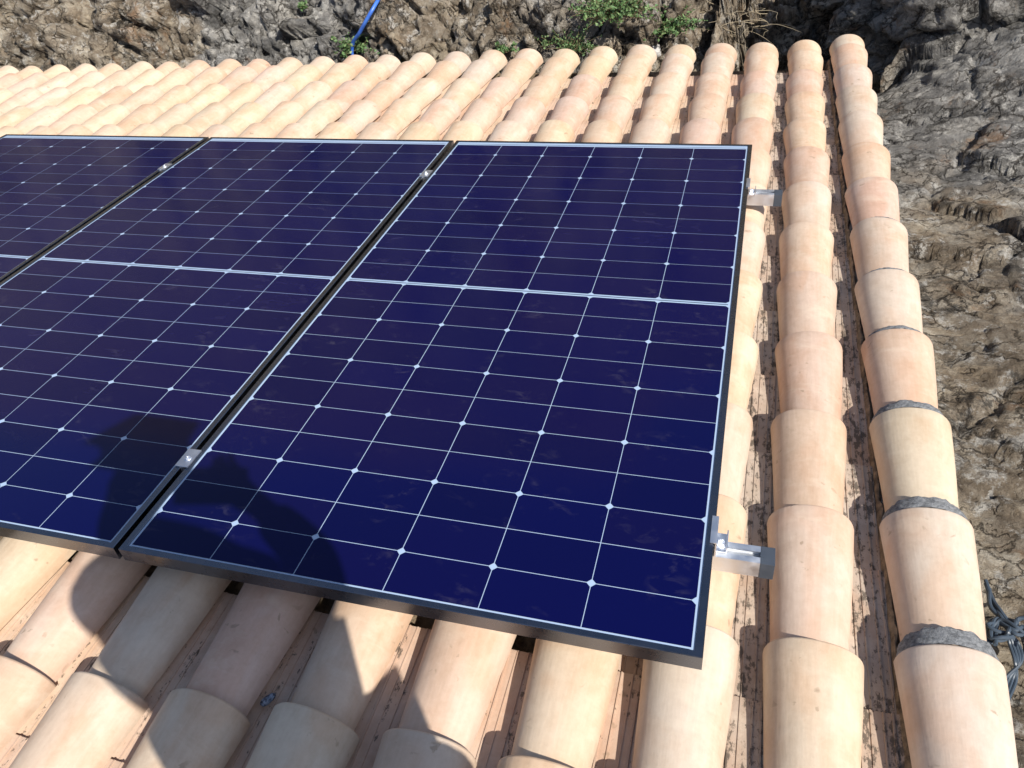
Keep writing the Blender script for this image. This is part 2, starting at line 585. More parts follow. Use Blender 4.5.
def cover_mesh(seed, L=TL):
    rnd = random.Random(seed)
    bm = bmesh.new()
    th = 0.0125
    seg, ny = 22, 10
    ph = rnd.uniform(0, 6)
    amp = 0.0012

    def ring(y, inset, inner):
        t = -y / TL
        w = 0.0855 - 0.0245 * t - (th if inner else 0) - inset
        h = 0.0755 - 0.0300 * t - (th if inner else 0) - inset
        out = []
        for k in range(seg + 1):
            a = math.pi * k / seg
            ex = 0.92
            cx, cz = math.cos(a), math.sin(a)
            wob = amp * math.sin(3 * a + ph + 5 * t)
            x = (w + wob) * math.copysign(abs(cx) ** ex, cx)
            z = (h + wob) * abs(cz) ** ex
            yy = y + 0.0012 * math.sin(2 * a + ph * 2) * (1 if y > -0.01 or y < -L + 0.01 else 0)
            out.append(bm.verts.new((x, yy, z + (0.0))))
        return out
    ys = [(-0.0, 0.0028), (-0.0025, 0.0006), (-0.005, 0.0)] + [(-L * (i / ny), 0) for i in range(1, ny)] + [(-L + 0.004, 0.0005), (-L, 0.003)]
    outer = [ring(y, ins, False) for y, ins in ys]
    inner = [ring(y, -ins * 0.4, True) for y, ins in ys]
    for R_, flip in ((outer, False), (inner, True)):
        for i in range(len(R_) - 1):
            for k in range(seg):
                f = (R_[i][k], R_[i + 1][k], R_[i + 1][k + 1], R_[i][k + 1])
                bm.faces.new(f[::-1] if flip else f)
    for i in range(len(outer) - 1):
        for k in (0, seg):
            bm.faces.new((outer[i][k], outer[i + 1][k], inner[i + 1][k], inner[i][k]))
    for e in (0, -1):
        for k in range(seg):
            bm.faces.new((outer[e][k], outer[e][k + 1], inner[e][k + 1], inner[e][k]))
    bmesh.ops.recalc_face_normals(bm, faces=bm.faces)
    return mesh_of(bm, 'cover_tile', True, 40)


def channel_mesh(seed, L=TL):
    """concave under-tile: a flattened trough with ribs drawn along it"""
    bm = bmesh.new()
    prof = [(-0.082, 0.036), (-0.074, 0.037), (-0.062, 0.020), (-0.050, 0.0095), (-0.040, 0.0040), (-0.030, 0.0012), (-0.0295, 0.0034), (-0.0265, 0.0034), (-0.026, 0.0008), (-0.012, 0.0), (-0.0115, 0.0020), (-0.009, 0.0020), (-0.0085, 0.0),
            (0.010, 0.0), (0.0105, 0.0022), (0.013, 0.0022), (0.0135, 0.0002), (0.025, 0.0008), (0.0255, 0.0036), (0.029, 0.0036), (0.030, 0.0012), (0.040, 0.0040), (0.050, 0.0095), (0.062, 0.020), (0.074, 0.037), (0.082, 0.036)]
    th = 0.012
    rows = []
    ys = [0, -0.003] + [-L * i / 6 for i in range(1, 7)]
    for y in ys:
        t = -y / TL
        sc = 0.93 + 0.09 * t
        rows.append(([bm.verts.new((x * sc, y, z - (0.0 if y else 0.001))) for x, z in prof], [bm.verts.new((x * sc, y, z - th)) for x, z in prof]))
    n_ = len(prof)
    for i in range(len(rows) - 1):
        for k in range(n_ - 1):
            bm.faces.new((rows[i][0][k], rows[i][0][k + 1], rows[i + 1][0][k + 1], rows[i + 1][0][k]))
            bm.faces.new((rows[i][1][k], rows[i + 1][1][k], rows[i + 1][1][k + 1], rows[i][1][k + 1]))
        for k in (0, n_ - 1):
            bm.faces.new((rows[i][0][k], rows[i + 1][0][k], rows[i + 1][1][k], rows[i][1][k]))
    for e in (0, -1):
        for k in range(n_ - 1):
            bm.faces.new((rows[e][0][k], rows[e][0][k + 1], rows[e][1][k + 1], rows[e][1][k]))
    bmesh.ops.recalc_face_normals(bm, faces=bm.faces)
    return mesh_of(bm, 'channel_tile', True, 30)


COVERS = [cover_mesh(i) for i in range(5)]
STARTER = cover_mesh(9, 0.21)
CHANS = [channel_mesh(i) for i in range(2)]
CHANS_DIRTY = [me.copy() for me in CHANS]
for me in COVERS + [STARTER]:
    me.materials.append(M_TILE)
for me in CHANS:
    me.materials.append(M_CHAN)
for me in CHANS_DIRTY:
    me.materials.append(M_CHAN_DIRTY)

TONES = [('cream', (0.665, 0.53, 0.40)), ('buff', (0.65, 0.535, 0.415)), ('peach', (0.665, 0.515, 0.39)), ('pinkish', (0.65, 0.49, 0.38))]
KMAX = 12            # last full row above the short tiles at the eave


def shift(c):
    """the eave and its rows drift a little up the slope towards the left"""
    return -0.045 * PX * max(0, c - 1)


def where_from(c, k, kind):
    colw = 'in the verge column' if c == 0 else f'in the {ordinal(c + 1)} column from the right'
    if kind == 'gap':
        colw = f'in the {ordinal(c)} gap from the right'
    r = KMAX - k + 1
    if k <= 1 and c >= 3:
        return f'{ordinal(2 - k)} past the near panel edge {colw}'
    return f'{ordinal(r + 1)} above the eave {colw}'


def cover_x(c):
    return 0.423 if c == 0 else XB - PX * (c - 1)


fixed_tones = {(6, 1): 3, (6, 0): 1, (7, 1): 1, (5, 1): 2, (4, 1): 2, (5, 0): 1, (4, 0): 1, (3, 1): 0, (7, 0): 0, (8, 0): 0, (8, 1): 3, (2, 0): 0, (1, 0): 0, (1, -1): 0}
NC = 27
ncov = 0
VERGE = {}
for c in range(0, NC):
    if c <= 2:
        ks = list(range(-3, KMAX + 1))
    else:
        ks = list(range(8, KMAX + 1)) + ([-1, 0, 1, 2] if c <= 9 else [])
        if c <= 6:
            ks = [-2] + ks
    for k in sorted(ks) + [99]:
        x = cover_x(c)
        if k == 99:
            y, me, lab = YSTART, STARTER, (f'short eave tile ending the {ordinal(c + 1)} column from the right')
        else:
            y, me, lab = Y0 + STEP * k, COVERS[random.randrange(5)], None
        ti = random.choices(range(4), (5, 3, 4, 3))[0]
        if c == 0:
            ti = random.choice((1, 1, 3))
        ti = fixed_tones.get((c, k), ti)
        tn, rgb = TONES[ti]
        if lab is None:
            lab = f'{tn} cover tile {where_from(c, k, "cover")}'
        y += shift(c) + (random.uniform(-0.008, 0.008) if k != 99 else random.uniform(-0.02, 0.01))
        z = -0.160 + random.uniform(0, 0.003)
        if c == 0:
            z = -0.137
            y += 0.01
        if c >= 3 and k <= 2:
            x += 0.012
            y += 0.02
        x += 0.0085 * (y + 1)
        if c == 0:
            x -= 0.0085 * (y + 1) * 0.5
            VERGE[k] = (x, y)
        rx = random.uniform(-0.2, 0.5)
        if k == 99:
            z -= 0.008
        mw = Matrix.Translation((x + random.uniform(-0.003, 0.003) * (c > 0), y, z)) @ Matrix.Rotation(RAD(-0.45 + random.uniform(-0.9, 0.9) * (c > 0)), 4, 'Z') @ Matrix.Rotation(RAD(rx + (1.2 if c == 0 and k != 99 else 0)), 4, 'X')
        o = obj('cover_tile', me, None, label=lab, cat='roof tile', group='convex clay cover tiles of the roof', mw=mw)
        v = random.uniform(0.95, 1.05)
        o.color = (rgb[0] * v, rgb[1] * v * random.uniform(0.98, 1.02), rgb[2] * v * random.uniform(0.95, 1.05), 1)
        ncov += 1

nch = 0
for c in range(1, NC):
    xg = (cover_x(c) + cover_x(c - 1)) / 2 if c > 1 else 0.308
    if c <= 3:
        ks = list(range(-2, KMAX + 1))
    else:
        ks = list(range(8, KMAX + 1)) + ([-1, 0, 1] if c <= 9 else [])
    for k in sorted(ks):
        y = -1.30 + STEP * k + shift(c) + random.uniform(-0.012, 0.012)
        if k == 1 and c >= 3:
            y = -0.99 + random.uniform(-0.006, 0.006)
        xk = xg + (0.012 if c >= 4 and k <= 2 else 0)
        tn, rgb = TONES[random.choice((0, 2, 3, 3))]
        me = CHANS_DIRTY[k % 2] if c <= 2 else CHANS[k % 2]
        lab = f'{"dirt covered" if c <= 2 else tn} channel tile {where_from(c, k, "gap")}'
        mw = Matrix.Translation((xk + 0.0085 * (y + 1), y, -0.172 + (0.010 if c == 1 else 0.004 if c == 2 else 0))) @ Matrix.Rotation(RAD(random.uniform(-0.5, 0.5)), 4, 'Z') @ Matrix.Rotation(RAD(1.7), 4, 'X')
        o = obj('channel_tile', me, None, label=lab, cat='roof tile', group='concave clay channel tiles of the roof', mw=mw)
        v = 0.92 if c > 2 else 0.82
        if c <= 2:
            rgb = (0.60, 0.50, 0.41)
        o.color = (rgb[0] * v, rgb[1] * v, rgb[2] * v, 1)
        nch += 1
print('covers', ncov, 'channels', nch)

# grey mortar squeezed out at the joints of the verge column
for k, wdt in ((-2, .040), (-1, .040), (0, .036), (1, .034), (2, .031), (3, .027), (4, .019), (5, .015), (6, .012)):
    bm = bmesh.new()
    seg = 40
    xj, yj = VERGE[k]
    rows = []
    rnd = random.Random(k + 50)
    ph = rnd.uniform(0, 9)
    for q in range(7):
        f = q / 6
        ring = []
        for j in range(seg + 1):
            a = RAD(6) + RAD(168) * j / seg
            wl = wdt * (0.75 + 0.35 * math.sin(a)) + min(0.006, wdt * 0.2) * (noise.noise(Vector((j * 0.3, k, ph))) + 0.6 * noise.noise(Vector((j * 0.9, k, ph + 5))))
            r_ = 0.0 - 0.0030 - 0.0055 * f ** 2.2 + 0.0022 * noise.noise(Vector((j * 0.5, q * 1.2, k * 3)))
            ring.append(bm.verts.new(((0.0850 + r_) * math.cos(a), 0.0006 + wl * f, (0.0752 + r_) * math.sin(a))))
        rows.append(ring)
    lowr = [bm.verts.new((v.co.x * 0.86, v.co.y, v.co.z * 0.86)) for v in rows[-1]]
    rows.append(lowr)
    for i in range(len(rows) - 1):
        for j in range(seg):
            bm.faces.new((rows[i][j], rows[i][j + 1], rows[i + 1][j + 1], rows[i + 1][j]))
    bmesh.ops.recalc_face_normals(bm, faces=bm.faces)
    rr = KMAX - k + 2
    obj('mortar_joint', mesh_of(bm, 'mortar_joint'), M_MORTAR, label=f'grey mortar band under the lower end of the {ordinal(rr)} verge tile from the eave', cat='mortar', group='grey mortar bands between the verge tiles',
        mw=Matrix.Translation((xj, yj, -0.137)))

# rough mortar along both feet of the verge column
for side, x0, x1, zt, lab in (('l', 0.337, 0.364, -0.150, 'rough brown mortar bed along the inner foot of the verge tiles'), ('r', 0.472, 0.503, -0.13, 'rough brown mortar bed along the outer foot of the verge tiles')):
    bm = bmesh.new()
    N = 420
    rows = []
    for i in range(N + 1):
        y = -4.0 + 6.55 * i / N
        row = []
        for j in range(7):
            u = j / 6
            x = x0 + (x1 - x0) * u
            z = zt - 0.05 * abs(2 * u - 1) ** 2.5 if side == 'l' else zt - 0.05 * u ** 2
            nn = noise.fractal(Vector((x * 60, y * 26, 3)), 0.8, 2, 4)
            row.append(bm.verts.new((x + 0.004 * nn, y, z + 0.007 * nn)))
        base = [bm.verts.new((x1, y, -0.22)), bm.verts.new((x0, y, -0.22))]
        rows.append(row + base)
    for i in range(N):
        for j in range(9):
            a, b_ = rows[i], rows[i + 1]
            bm.faces.new((a[j], a[(j + 1) % 9], b_[(j + 1) % 9], b_[j]))
    bm.faces.new(rows[0])
    bm.faces.new(rows[-1][::-1])
    bmesh.ops.recalc_face_normals(bm, faces=bm.faces)
    obj('mortar_bed', mesh_of(bm, 'mortar_bed'), M_BED, label=lab, cat='mortar')

# ------------------------------------------------------------------ solar panels
PW, PL, PH = 1.142, 2.113, 0.035
PITCHX = 1.1545
PCY = 0.0115
CX, RY, BAR = 0.184, 0.0929, 0.0136


def frame_mesh():
    bm = bmesh.new()
    hw, hl = PW / 2, PL / 2
    lip = 0.0116
    prof = [(0.0, -PH), (0.0, -0.0012), (0.0012, 0.0), (lip - 0.0006, 0.0), (lip, -0.0008), (lip, -0.0032), (0.0025, -0.0040), (0.0025, -PH + 0.002), (0.028, -PH + 0.002), (0.028, -PH)]
    rings = []
    for ins, z in prof:
        rings.append([bm.verts.new((sx * (hw - ins - (0.0028 if 0.009 < ins < 0.02 else 0)), sy * (hl - ins), z)) for sx, sy in ((-1, -1), (1, -1), (1, 1), (-1, 1))])
    n_ = len(rings)
    for i in range(n_):
        A, B = rings[i], rings[(i + 1) % n_]
        for k in range(4):
            bm.faces.new((A[k], A[(k + 1) % 4], B[(k + 1) % 4], B[k]))
    bmesh.ops.recalc_face_normals(bm, faces=bm.faces)
    return mesh_of(bm, 'frame', False)


def quadmesh(name, rects, z):
    bm = bmesh.new()
    for x0, x1, y0, y1 in rects:
        bm.faces.new([bm.verts.new(p) for p in ((x0, y0, z), (x1, y0, z), (x1, y1, z), (x0, y1, z))])
    return mesh_of(bm, name, False)


def cells_mesh():
    bm = bmesh.new()
    gx, gy, ch = 0.0009, 0.00075, 0.0076
    for c in range(6):
        for r in range(22):
            x0, x1 = (c - 3) * CX + gx, (c - 2) * CX - gx
            off = BAR / 2 if r < 11 else -BAR / 2
            yt, yb = (11 - r) * RY + off - gy, (10 - r) * RY + off + gy
            ct = ch if r % 2 == 1 else 0      # the chamfered side lies on every odd line
            cb = ch if r % 2 == 0 else 0
            pts = []
            pts += [(x0, yb + cb), (x0 + cb, yb)] if cb else [(x0, yb)]
            pts += [(x1 - cb, yb), (x1, yb + cb)] if cb else [(x1, yb)]
            pts += [(x1, yt - ct), (x1 - ct, yt)] if ct else [(x1, yt)]
            pts += [(x0 + ct, yt), (x0, yt - ct)] if ct else [(x0, yt)]
            bm.faces.new([bm.verts.new((x, y - PCY, -0.0024)) for x, y in pts])
    return mesh_of(bm, 'cells', False)


FR = frame_mesh()
hw, hl = PW / 2 - 0.0101, PL / 2 - 0.0101
BK = bpy.data.meshes.new('backsheet')
bm = bmesh.new()
box(bm, -hw + .0003, hw - .0003, -hl + .0003, hl - .0003, -0.0075, -0.0030)
BK = mesh_of(bm, 'backsheet', False)
CE = cells_mesh()
yb_ = -(11 * RY + BAR / 2) - PCY
yt_ = (11 * RY + BAR / 2) - PCY
RBS = [quadmesh('busbar_ribbon', [(-hw + .012, hw - .012, a, b_)], -0.0026) for a, b_ in ((-PCY - 0.0018, -PCY + 0.0018), (yb_ - 0.0046, yb_ - 0.0026), (yt_ + 0.0090, yt_ + 0.0120))]
bm = bmesh.new()
box(bm, -0.06, 0.06, 0.55, 0.62, -0.028, -0.0078, 0.002)
JB = mesh_of(bm, 'junction_box', False)
M_PLASTIC = metal('black_plastic', (0.02, 0.02, 0.022), 0.5, 0.0)
for i, lab in enumerate(('rightmost blue solar panel, wholly in view, with the curved arm shadow on it', 'middle blue solar panel with the dark head shadow near its corner', 'leftmost blue solar panel cut off by the left edge of the photo')):
    p = empty('solar_panel', lab, 'solar panel', 'solar panels mounted side by side on the roof', (-0.554 - PITCHX * i, PCY, 0.0))
    obj('frame', FR, M_FRAME, p)
    obj('backsheet', BK, M_BACK, p)
    obj('cells', CE, M_CELL, p)
    for RB in RBS:
        obj('busbar_ribbon', RB, M_RIBBON, p)
    obj('junction_box', JB, M_PLASTIC, p)

# ------------------------------------------------------------------ rails, clamps, roof hooks
RAILS = [(0.752, 'far aluminium rail under the upper part of the panels, sticking out beside them'), (-0.787, 'near aluminium rail with grey end, sticking out beside the lower right panel corner')]
XE = 0.128


def rail_mesh():
    bm = bmesh.new()
    # open-slot extrusion, section in y,z
    sec = [(-0.020, -0.040), (0.020, -0.040), (0.020, 0.0), (0.0065, 0.0), (0.0065, -0.003), (0.012, -0.003), (0.012, -0.013), (-0.012, -0.013), (-0.012, -0.003), (-0.0065, -0.003), (-0.0065, 0.0), (-0.020, 0.0)]
    A = [bm.verts.new((-3.7, y, z)) for y, z in sec]
    B = [bm.verts.new((XE - 0.026, y, z)) for y, z in sec]
    n_ = len(sec)
    for k in range(n_):
        bm.faces.new((A[k], A[(k + 1) % n_], B[(k + 1) % n_], B[k]))
    bm.faces.new(A)
    bm.faces.new(B[::-1])
    bmesh.ops.recalc_face_normals(bm, faces=bm.faces)
    return mesh_of(bm, 'rail_body', False)


RMESH = rail_mesh()
bm = bmesh.new()
box(bm, XE - 0.0258, XE, -0.0208, 0.0208, -0.0408, 0.0006, 0.001)
box(bm, XE - 0.0262, XE - 0.0262 + 0.012, -0.006, 0.006, -0.003, 0.0012)
CAPM = mesh_of(bm, 'end_cap', False)
for y, lab in RAILS:
    r = empty('mounting_rail', lab, 'mounting rail', 'aluminium rails carrying the panels', (0, y, -PH - 0.0006))
    obj('rail_body', RMESH, M_ALU, r)
    obj('end_cap', CAPM, M_CAP, r)


def hexbolt(x, y, z, r=0.0065, h=0.005):
    bm = bmesh.new()
    for rr, z0, z1, sg in ((r * 1.55, z, z + 0.0015, 20), (r, z + 0.0015, z + 0.0015 + h, 6), (r * 0.55, z + 0.0015 + h, z + 0.003 + h, 12)):
        a = bmesh.ops.create_cone(bm, cap_ends=True, segments=sg, radius1=rr, radius2=rr, depth=z1 - z0)
        bmesh.ops.translate(bm, verts=a['verts'], vec=(x, y, (z0 + z1) / 2))
    return mesh_of(bm, 'bolt', False)


for y, lab in ((0.738, 'silver end clamp on the far rail at the right panel edge'), (-0.775, 'silver end clamp on the near rail at the right panel edge')):
    e = empty('end_clamp', lab, 'clamp', 'silver end clamps at the outer panel edge', (0.0180, y, 0))
    bm = bmesh.new()
    box(bm, -0.0085, 0.004, -0.033, 0.033, 0.0006, 0.0038, 0.0006)
    box(bm, 0.0012, 0.0040, -0.033, 0.033, -PH + 0.0005, 0.0006)
    box(bm, 0.0040, 0.0240, -0.022, 0.022, -PH + 0.0005, -PH + 0.0045, 0.0005)
    box(bm, 0.0215, 0.0240, -0.022, 0.022, -PH + 0.0045, -PH + 0.016, 0.0004)
    obj('clamp_body', mesh_of(bm, 'clamp_body', False), M_STEEL, e)
    obj('bolt', hexbolt(0.0128, 0, -PH + 0.0045, 0.0062, 0.008), M_STEEL, e)
MC = [(-1.1335, -0.787, 'silver mid clamp near the lower end of the gap between right and middle panel'), (-1.1335, 0.742, 'silver mid clamp near the upper end of the gap between right and middle panel'),
      (-2.288, 0.742, 'silver mid clamp near the upper end of the gap between middle and left panel')]
for x, y, lab in MC:
    e = empty('mid_clamp', lab, 'clamp', 'silver mid clamps between the panels', (x, y, 0))
    bm = bmesh.new()
    box(bm, -0.0165, 0.0165, -0.028, 0.028, 0.0006, 0.0042, 0.0008)
    box(bm, -0.0048, 0.0048, -0.028, 0.028, -PH + 0.001, 0.0006)
    obj('clamp_body', mesh_of(bm, 'clamp_body', False), M_STEEL, e)
    obj('bolt', hexbolt(0, 0, 0.0042, 0.0058, 0.004), M_STEEL, e)
# ------------------------------------------------------------------ plants, hose, cables, stone
m, n, b = newmat('leaf')
geo = nd(n, 'ShaderNodeNewGeometry')
n.links.new(ramp(n, geo.outputs['Random Per Island'], [(0, (0.04, 0.085, 0.025)), (0.5, (0.09, 0.17, 0.055)), (1, (0.19, 0.27, 0.11))]), b.inputs['Base Color'])
b.inputs['Roughness'].default_value = 0.6
b.inputs['Subsurface Weight'].default_value = 0.0
M_LEAF = m
m, n, b = newmat('stem')
b.inputs['Base Color'].default_value = (0.16, 0.12, 0.06, 1)
b.inputs['Roughness'].default_value = 0.85
M_STEM = m
m, n, b = newmat('dry_stem')
b.inputs['Base Color'].default_value = (0.33, 0.27, 0.18, 1)
b.inputs['Roughness'].default_value = 0.9
M_DRY = m


def plant(px, py, rad, n_st, seed, label, leaf=0.022):
    rnd = random.Random(seed)
    pos = on_rock(px, py, 0.05)
    p = empty('wild_plant', label, 'plant', 'green weeds growing on the rock behind the eave', pos)
    bl, bs = bmesh.new(), bmesh.new()
    for i in range(n_st):
        a = rnd.uniform(0, math.tau)
        el = rnd.uniform(0.15, 1.0)
        d = Vector((math.cos(a) * (1.1 - el * 0.5), math.sin(a) * 0.8 - 0.35, el * 0.9 + 0.1)).normalized()
        ln = rad * rnd.uniform(0.5, 1.1)
        o_ = Vector((rnd.uniform(-1, 1), rnd.uniform(-0.6, 0.6), 0)) * rad * 0.35
        pts = [o_ + d * ln * t + Vector((0, 0, -0.25 * ln * t * t)) + Vector((noise.noise(Vector((i, t * 2, 0))), noise.noise(Vector((i, 5, t * 2))), 0)) * 0.03 * t for t in (0, .25, .5, .75, 1)]
        tube(bs, pts, [0.0022, 0.0019, 0.0016, 0.0012, 0.0008], 4)
        for k in range(14):
            t = rnd.uniform(0.15, 1.02)
            q = o_ + d * ln * t + Vector((0, 0, -0.25 * ln * t * t))
            la = Vector((rnd.gauss(0, 1), rnd.gauss(0, 1), rnd.gauss(0.5, 0.6))).normalized()
            w = la.cross(Vector((rnd.gauss(0, 1), rnd.gauss(0, 1), rnd.gauss(0, 1)))).normalized()
            L = leaf * rnd.uniform(0.6, 1.3)
            up = la.cross(w)
            vv = [bl.verts.new(q + la * L * f + w * L * g + up * L * h) for f, g, h in ((0, 0, 0), (0.5, 0.36, 0.06), (1.0, 0, -0.12), (0.5, -0.36, 0.06))]
            bl.faces.new(vv)
    obj('stems', mesh_of(bs, 'stems', False), M_STEM, p)
    obj('leaves', mesh_of(bl, 'leaves', False), M_LEAF, p)


plant(612, 16, 0.26, 120, 1, 'largest bright green weed clump, growing on the brown rock beyond the eave')
plant(664, 30, 0.20, 90, 2, 'smaller green weed clump just right of the largest one')
plant(576, 50, 0.17, 60, 3, 'grey-green weed clump right behind the eave tiles, below the largest clump', 0.014)
plant(505, 52, 0.09, 14, 4, 'tiny green weed peeping over the eave, left of the grey-green clump')
plant(358, 50, 0.19, 60, 5, 'dark green weed in the crevice at the foot of the blue hose')
plant(306, 8, 0.07, 10, 6, 'tiny weed on the rock face left of the blue hose, at the top edge')
plant(548, 44, 0.12, 18, 7, 'sparse weed stems between the tiny weed and the grey-green clump', 0.011)

# dry stems hanging in the dark hollow
ds_ = empty('dry_shrub', 'thin dry bare stems in the dark hollow of the rock beyond the eave', 'plant', None, on_rock(735, 25))
bm = bmesh.new()
rnd = random.Random(5)
for i in range(26):
    p0 = Vector((rnd.uniform(-0.25, 0.2), rnd.uniform(-0.1, 0.0), rnd.uniform(-0.05, 0.1)))
    a = rnd.uniform(-1.2, 1.2)
    d = Vector((math.sin(a), -0.5, abs(math.cos(a)) * 0.9))
    ln = rnd.uniform(0.1, 0.3)
    pts = [p0 + d * ln * t + Vector((noise.noise(Vector((i * 3.1, t * 2.2, 0))) * 0.09, noise.noise(Vector((i * 2.7, 4, t * 2.5))) * 0.07, -0.12 * t * t)) for t in [q / 7 for q in range(8)]]
    tube(bm, pts, [0.0022 - 0.0002 * q for q in range(8)], 5)
obj('stems', mesh_of(bm, 'stems'), M_DRY, ds_)

# blue water hose
m, n, b = newmat('blue_hose')
tc = nd(n, 'ShaderNodeTexCoord').outputs['Object']
n.links.new(ramp(n, noisetex(n, tc, 25, 4, 0.6).outputs[0], [(0.35, (0.03, 0.10, 0.42)), (0.65, (0.06, 0.18, 0.60))]), b.inputs['Base Color'])
b.inputs['Roughness'].default_value = 0.35
pts = [on_rock(x, y, 0.13) for x, y in ((352, 49), (360, 32), (370, 14), (379, -2), (386, -18), (400, -40))]
pts = [Vector((pts[0].x, pts[0].y - 0.06, pts[0].z - 0.25))] + pts
bm = bmesh.new()
tube(bm, spline(pts, 8), 0.0115, 12)
obj('water_hose', mesh_of(bm, 'water_hose'), m, label='bright blue hose running down the rock to the eave', cat='hose')

# pale broken stones lying behind the eave
m, n, b = newmat('pale_stone')
tc = nd(n, 'ShaderNodeTexCoord').outputs['Object']
f = noisetex(n, tc, 40, 8, 0.75).outputs[0]
n.links.new(ramp(n, f, [(0.35, (0.28, 0.26, 0.24)), (0.6, (0.60, 0.58, 0.55))]), b.inputs['Base Color'])
b.inputs['Roughness'].default_value = 0.9
bump(n, f, 0.8, 0.01, b)
for i, (px, py, r, lab) in enumerate(((652, 51, 0.055, 'pale broken stone behind the eave below the weeds'),)):
    bm = bmesh.new()
    bmesh.ops.create_icosphere(bm, subdivisions=4, radius=1)
    for v in bm.verts:
        q = v.co.copy()
        k_ = 1.0
        for t in range(7):
            a = noise.noise_vector(Vector((t * 3.3, i * 5.1, 2.2))).normalized()
            k_ = min(k_, 0.72 / max(0.3, q.dot(a))) if q.dot(a) > 0.72 else k_
        k_ += 0.06 * noise.noise(q * 4 + Vector((i, 0, 0)))
        v.co = Vector((q.x * r * 1.25, q.y * r * 0.9, q.z * r * 0.8)) * k_
    obj('broken_stone', mesh_of(bm, 'broken_stone'), m, label=lab, cat='stone', mw=Matrix.Translation(on_rock(px, py, 0.01)) @ Matrix.Rotation(i * 1.3, 4, 'Z'))

# bundle of dark cables at the foot of the verge
M_CABLE = metal('cable_sheath', (0.055, 0.075, 0.10), 0.42, 0.0)
base = on_rock(1006, 628, 0.07)
cb = empty('cable_bundle', 'coiled bundle of dark grey cables on the rock beside the verge', 'cable', None, base)


def rel(px, py, lift):
    return on_rock(px, py, lift) - base


rnd = random.Random(11)
for i in range(5):
    j = lambda: Vector((rnd.uniform(-1, 1), rnd.uniform(-1, 1), rnd.uniform(-1, 1))) * 0.010
    P = [rel(985, 583 + i * 2, .06) + j(), rel(993, 600 + i * 3, .07) + j(), rel(1004, 613 + i * 3, .08) + j(), rel(1010, 626 + i * 2, .09) + j(), rel(1003, 636, .08) + j(), rel(992, 632 + i * 3, .07) + j(), rel(998, 622 - i, .09) + j(),
         rel(1012, 624 + i, .1) + j(), rel(1022 + i, 616 + 6 * i, .08) + j(), rel(1040, 610 + 10 * i, .08)]
    bm = bmesh.new()
    tube(bm, spline(P, 8), 0.0042, 8)
    obj('cable', mesh_of(bm, 'cable'), M_CABLE, cb)
for i in range(4):
    P = [rel(1006 + i, 632, .08), rel(1010 + 3 * i, 645, .05), rel(1015 + 2 * i, 662, .05), rel(1016 - i * 4, 680, .03), rel(1008 - i * 3, 700, .03)]
    bm = bmesh.new()
    tube(bm, spline(P, 8), 0.0036, 8)
    obj('cable', mesh_of(bm, 'cable'), M_CABLE, cb)

# little dark stone in a channel
m, n, b = newmat('dark_stone')
tc = nd(n, 'ShaderNodeTexCoord').outputs['Object']
n.links.new(ramp(n, noisetex(n, tc, 160, 5, 0.7).outputs[0], [(0.42, (0.02, 0.024, 0.035)), (0.58, (0.26, 0.30, 0.36))]), b.inputs['Base Color'])
b.inputs['Roughness'].default_value = 0.5
bm = bmesh.new()
bmesh.ops.create_icosphere(bm, subdivisions=3, radius=1)
for v in bm.verts:
    k = 1 + 0.25 * noise.noise(v.co * 1.6)
    v.co = Vector((v.co.x * 0.0085 * k, v.co.y * 0.0145 * k, v.co.z * 0.006 * k))
pb = at(268, 700, -0.158)[0]
obj('pebble', mesh_of(bm, 'pebble'), m, label='small dark bluish stone lying in a channel below the panels', cat='stone', mw=Matrix.Translation(pb) @ Matrix.Rotation(-0.5, 4, 'Z'))

# ------------------------------------------------------------------ the photographer, crouching on the upper tiles behind the camera
def sh(px, py, z, zp):
    """a point zp above the roof frame's zero whose shadow falls on the plane z at a pixel"""
    q = at(px, py, z)[0]
    return q - Lr * ((zp - z) / -Lr.z)


def skinned(name, nodes, edges, mat, parent, sub=2):
    me = bpy.data.meshes.new(name)
    keys = list(nodes)
    me.from_pydata([nodes[k][0] for k in keys], [(keys.index(a), keys.index(b_)) for a, b_ in edges], [])
    o = obj(name, me, mat, parent)
    md = o.modifiers.new('skin', 'SKIN')
    md.use_smooth_shade = True
    for i, k in enumerate(keys):
        r = nodes[k][1]
        me.skin_vertices[0].data[i].radius = (r, r) if not isinstance(r, tuple) else r
    me.skin_vertices[0].data[0].use_root = True
    o.modifiers.new('subsurf', 'SUBSURF').levels = sub
    o.modifiers['subsurf'].render_levels = sub
    return o


def plain(name, colr, rough=0.8):
    m, n, b = newmat(name)
    tc = nd(n, 'ShaderNodeTexCoord').outputs['Object']
    f = noisetex(n, tc, 25, 5, 0.6).outputs[0]
    n.links.new(mix(n, 0.4, colr, ramp(n, f, [(0.3, (0.7, 0.7, 0.7)), (0.7, (1, 1, 1))]), 'MULTIPLY'), b.inputs['Base Color'])
    b.inputs['Roughness'].default_value = rough
    return m


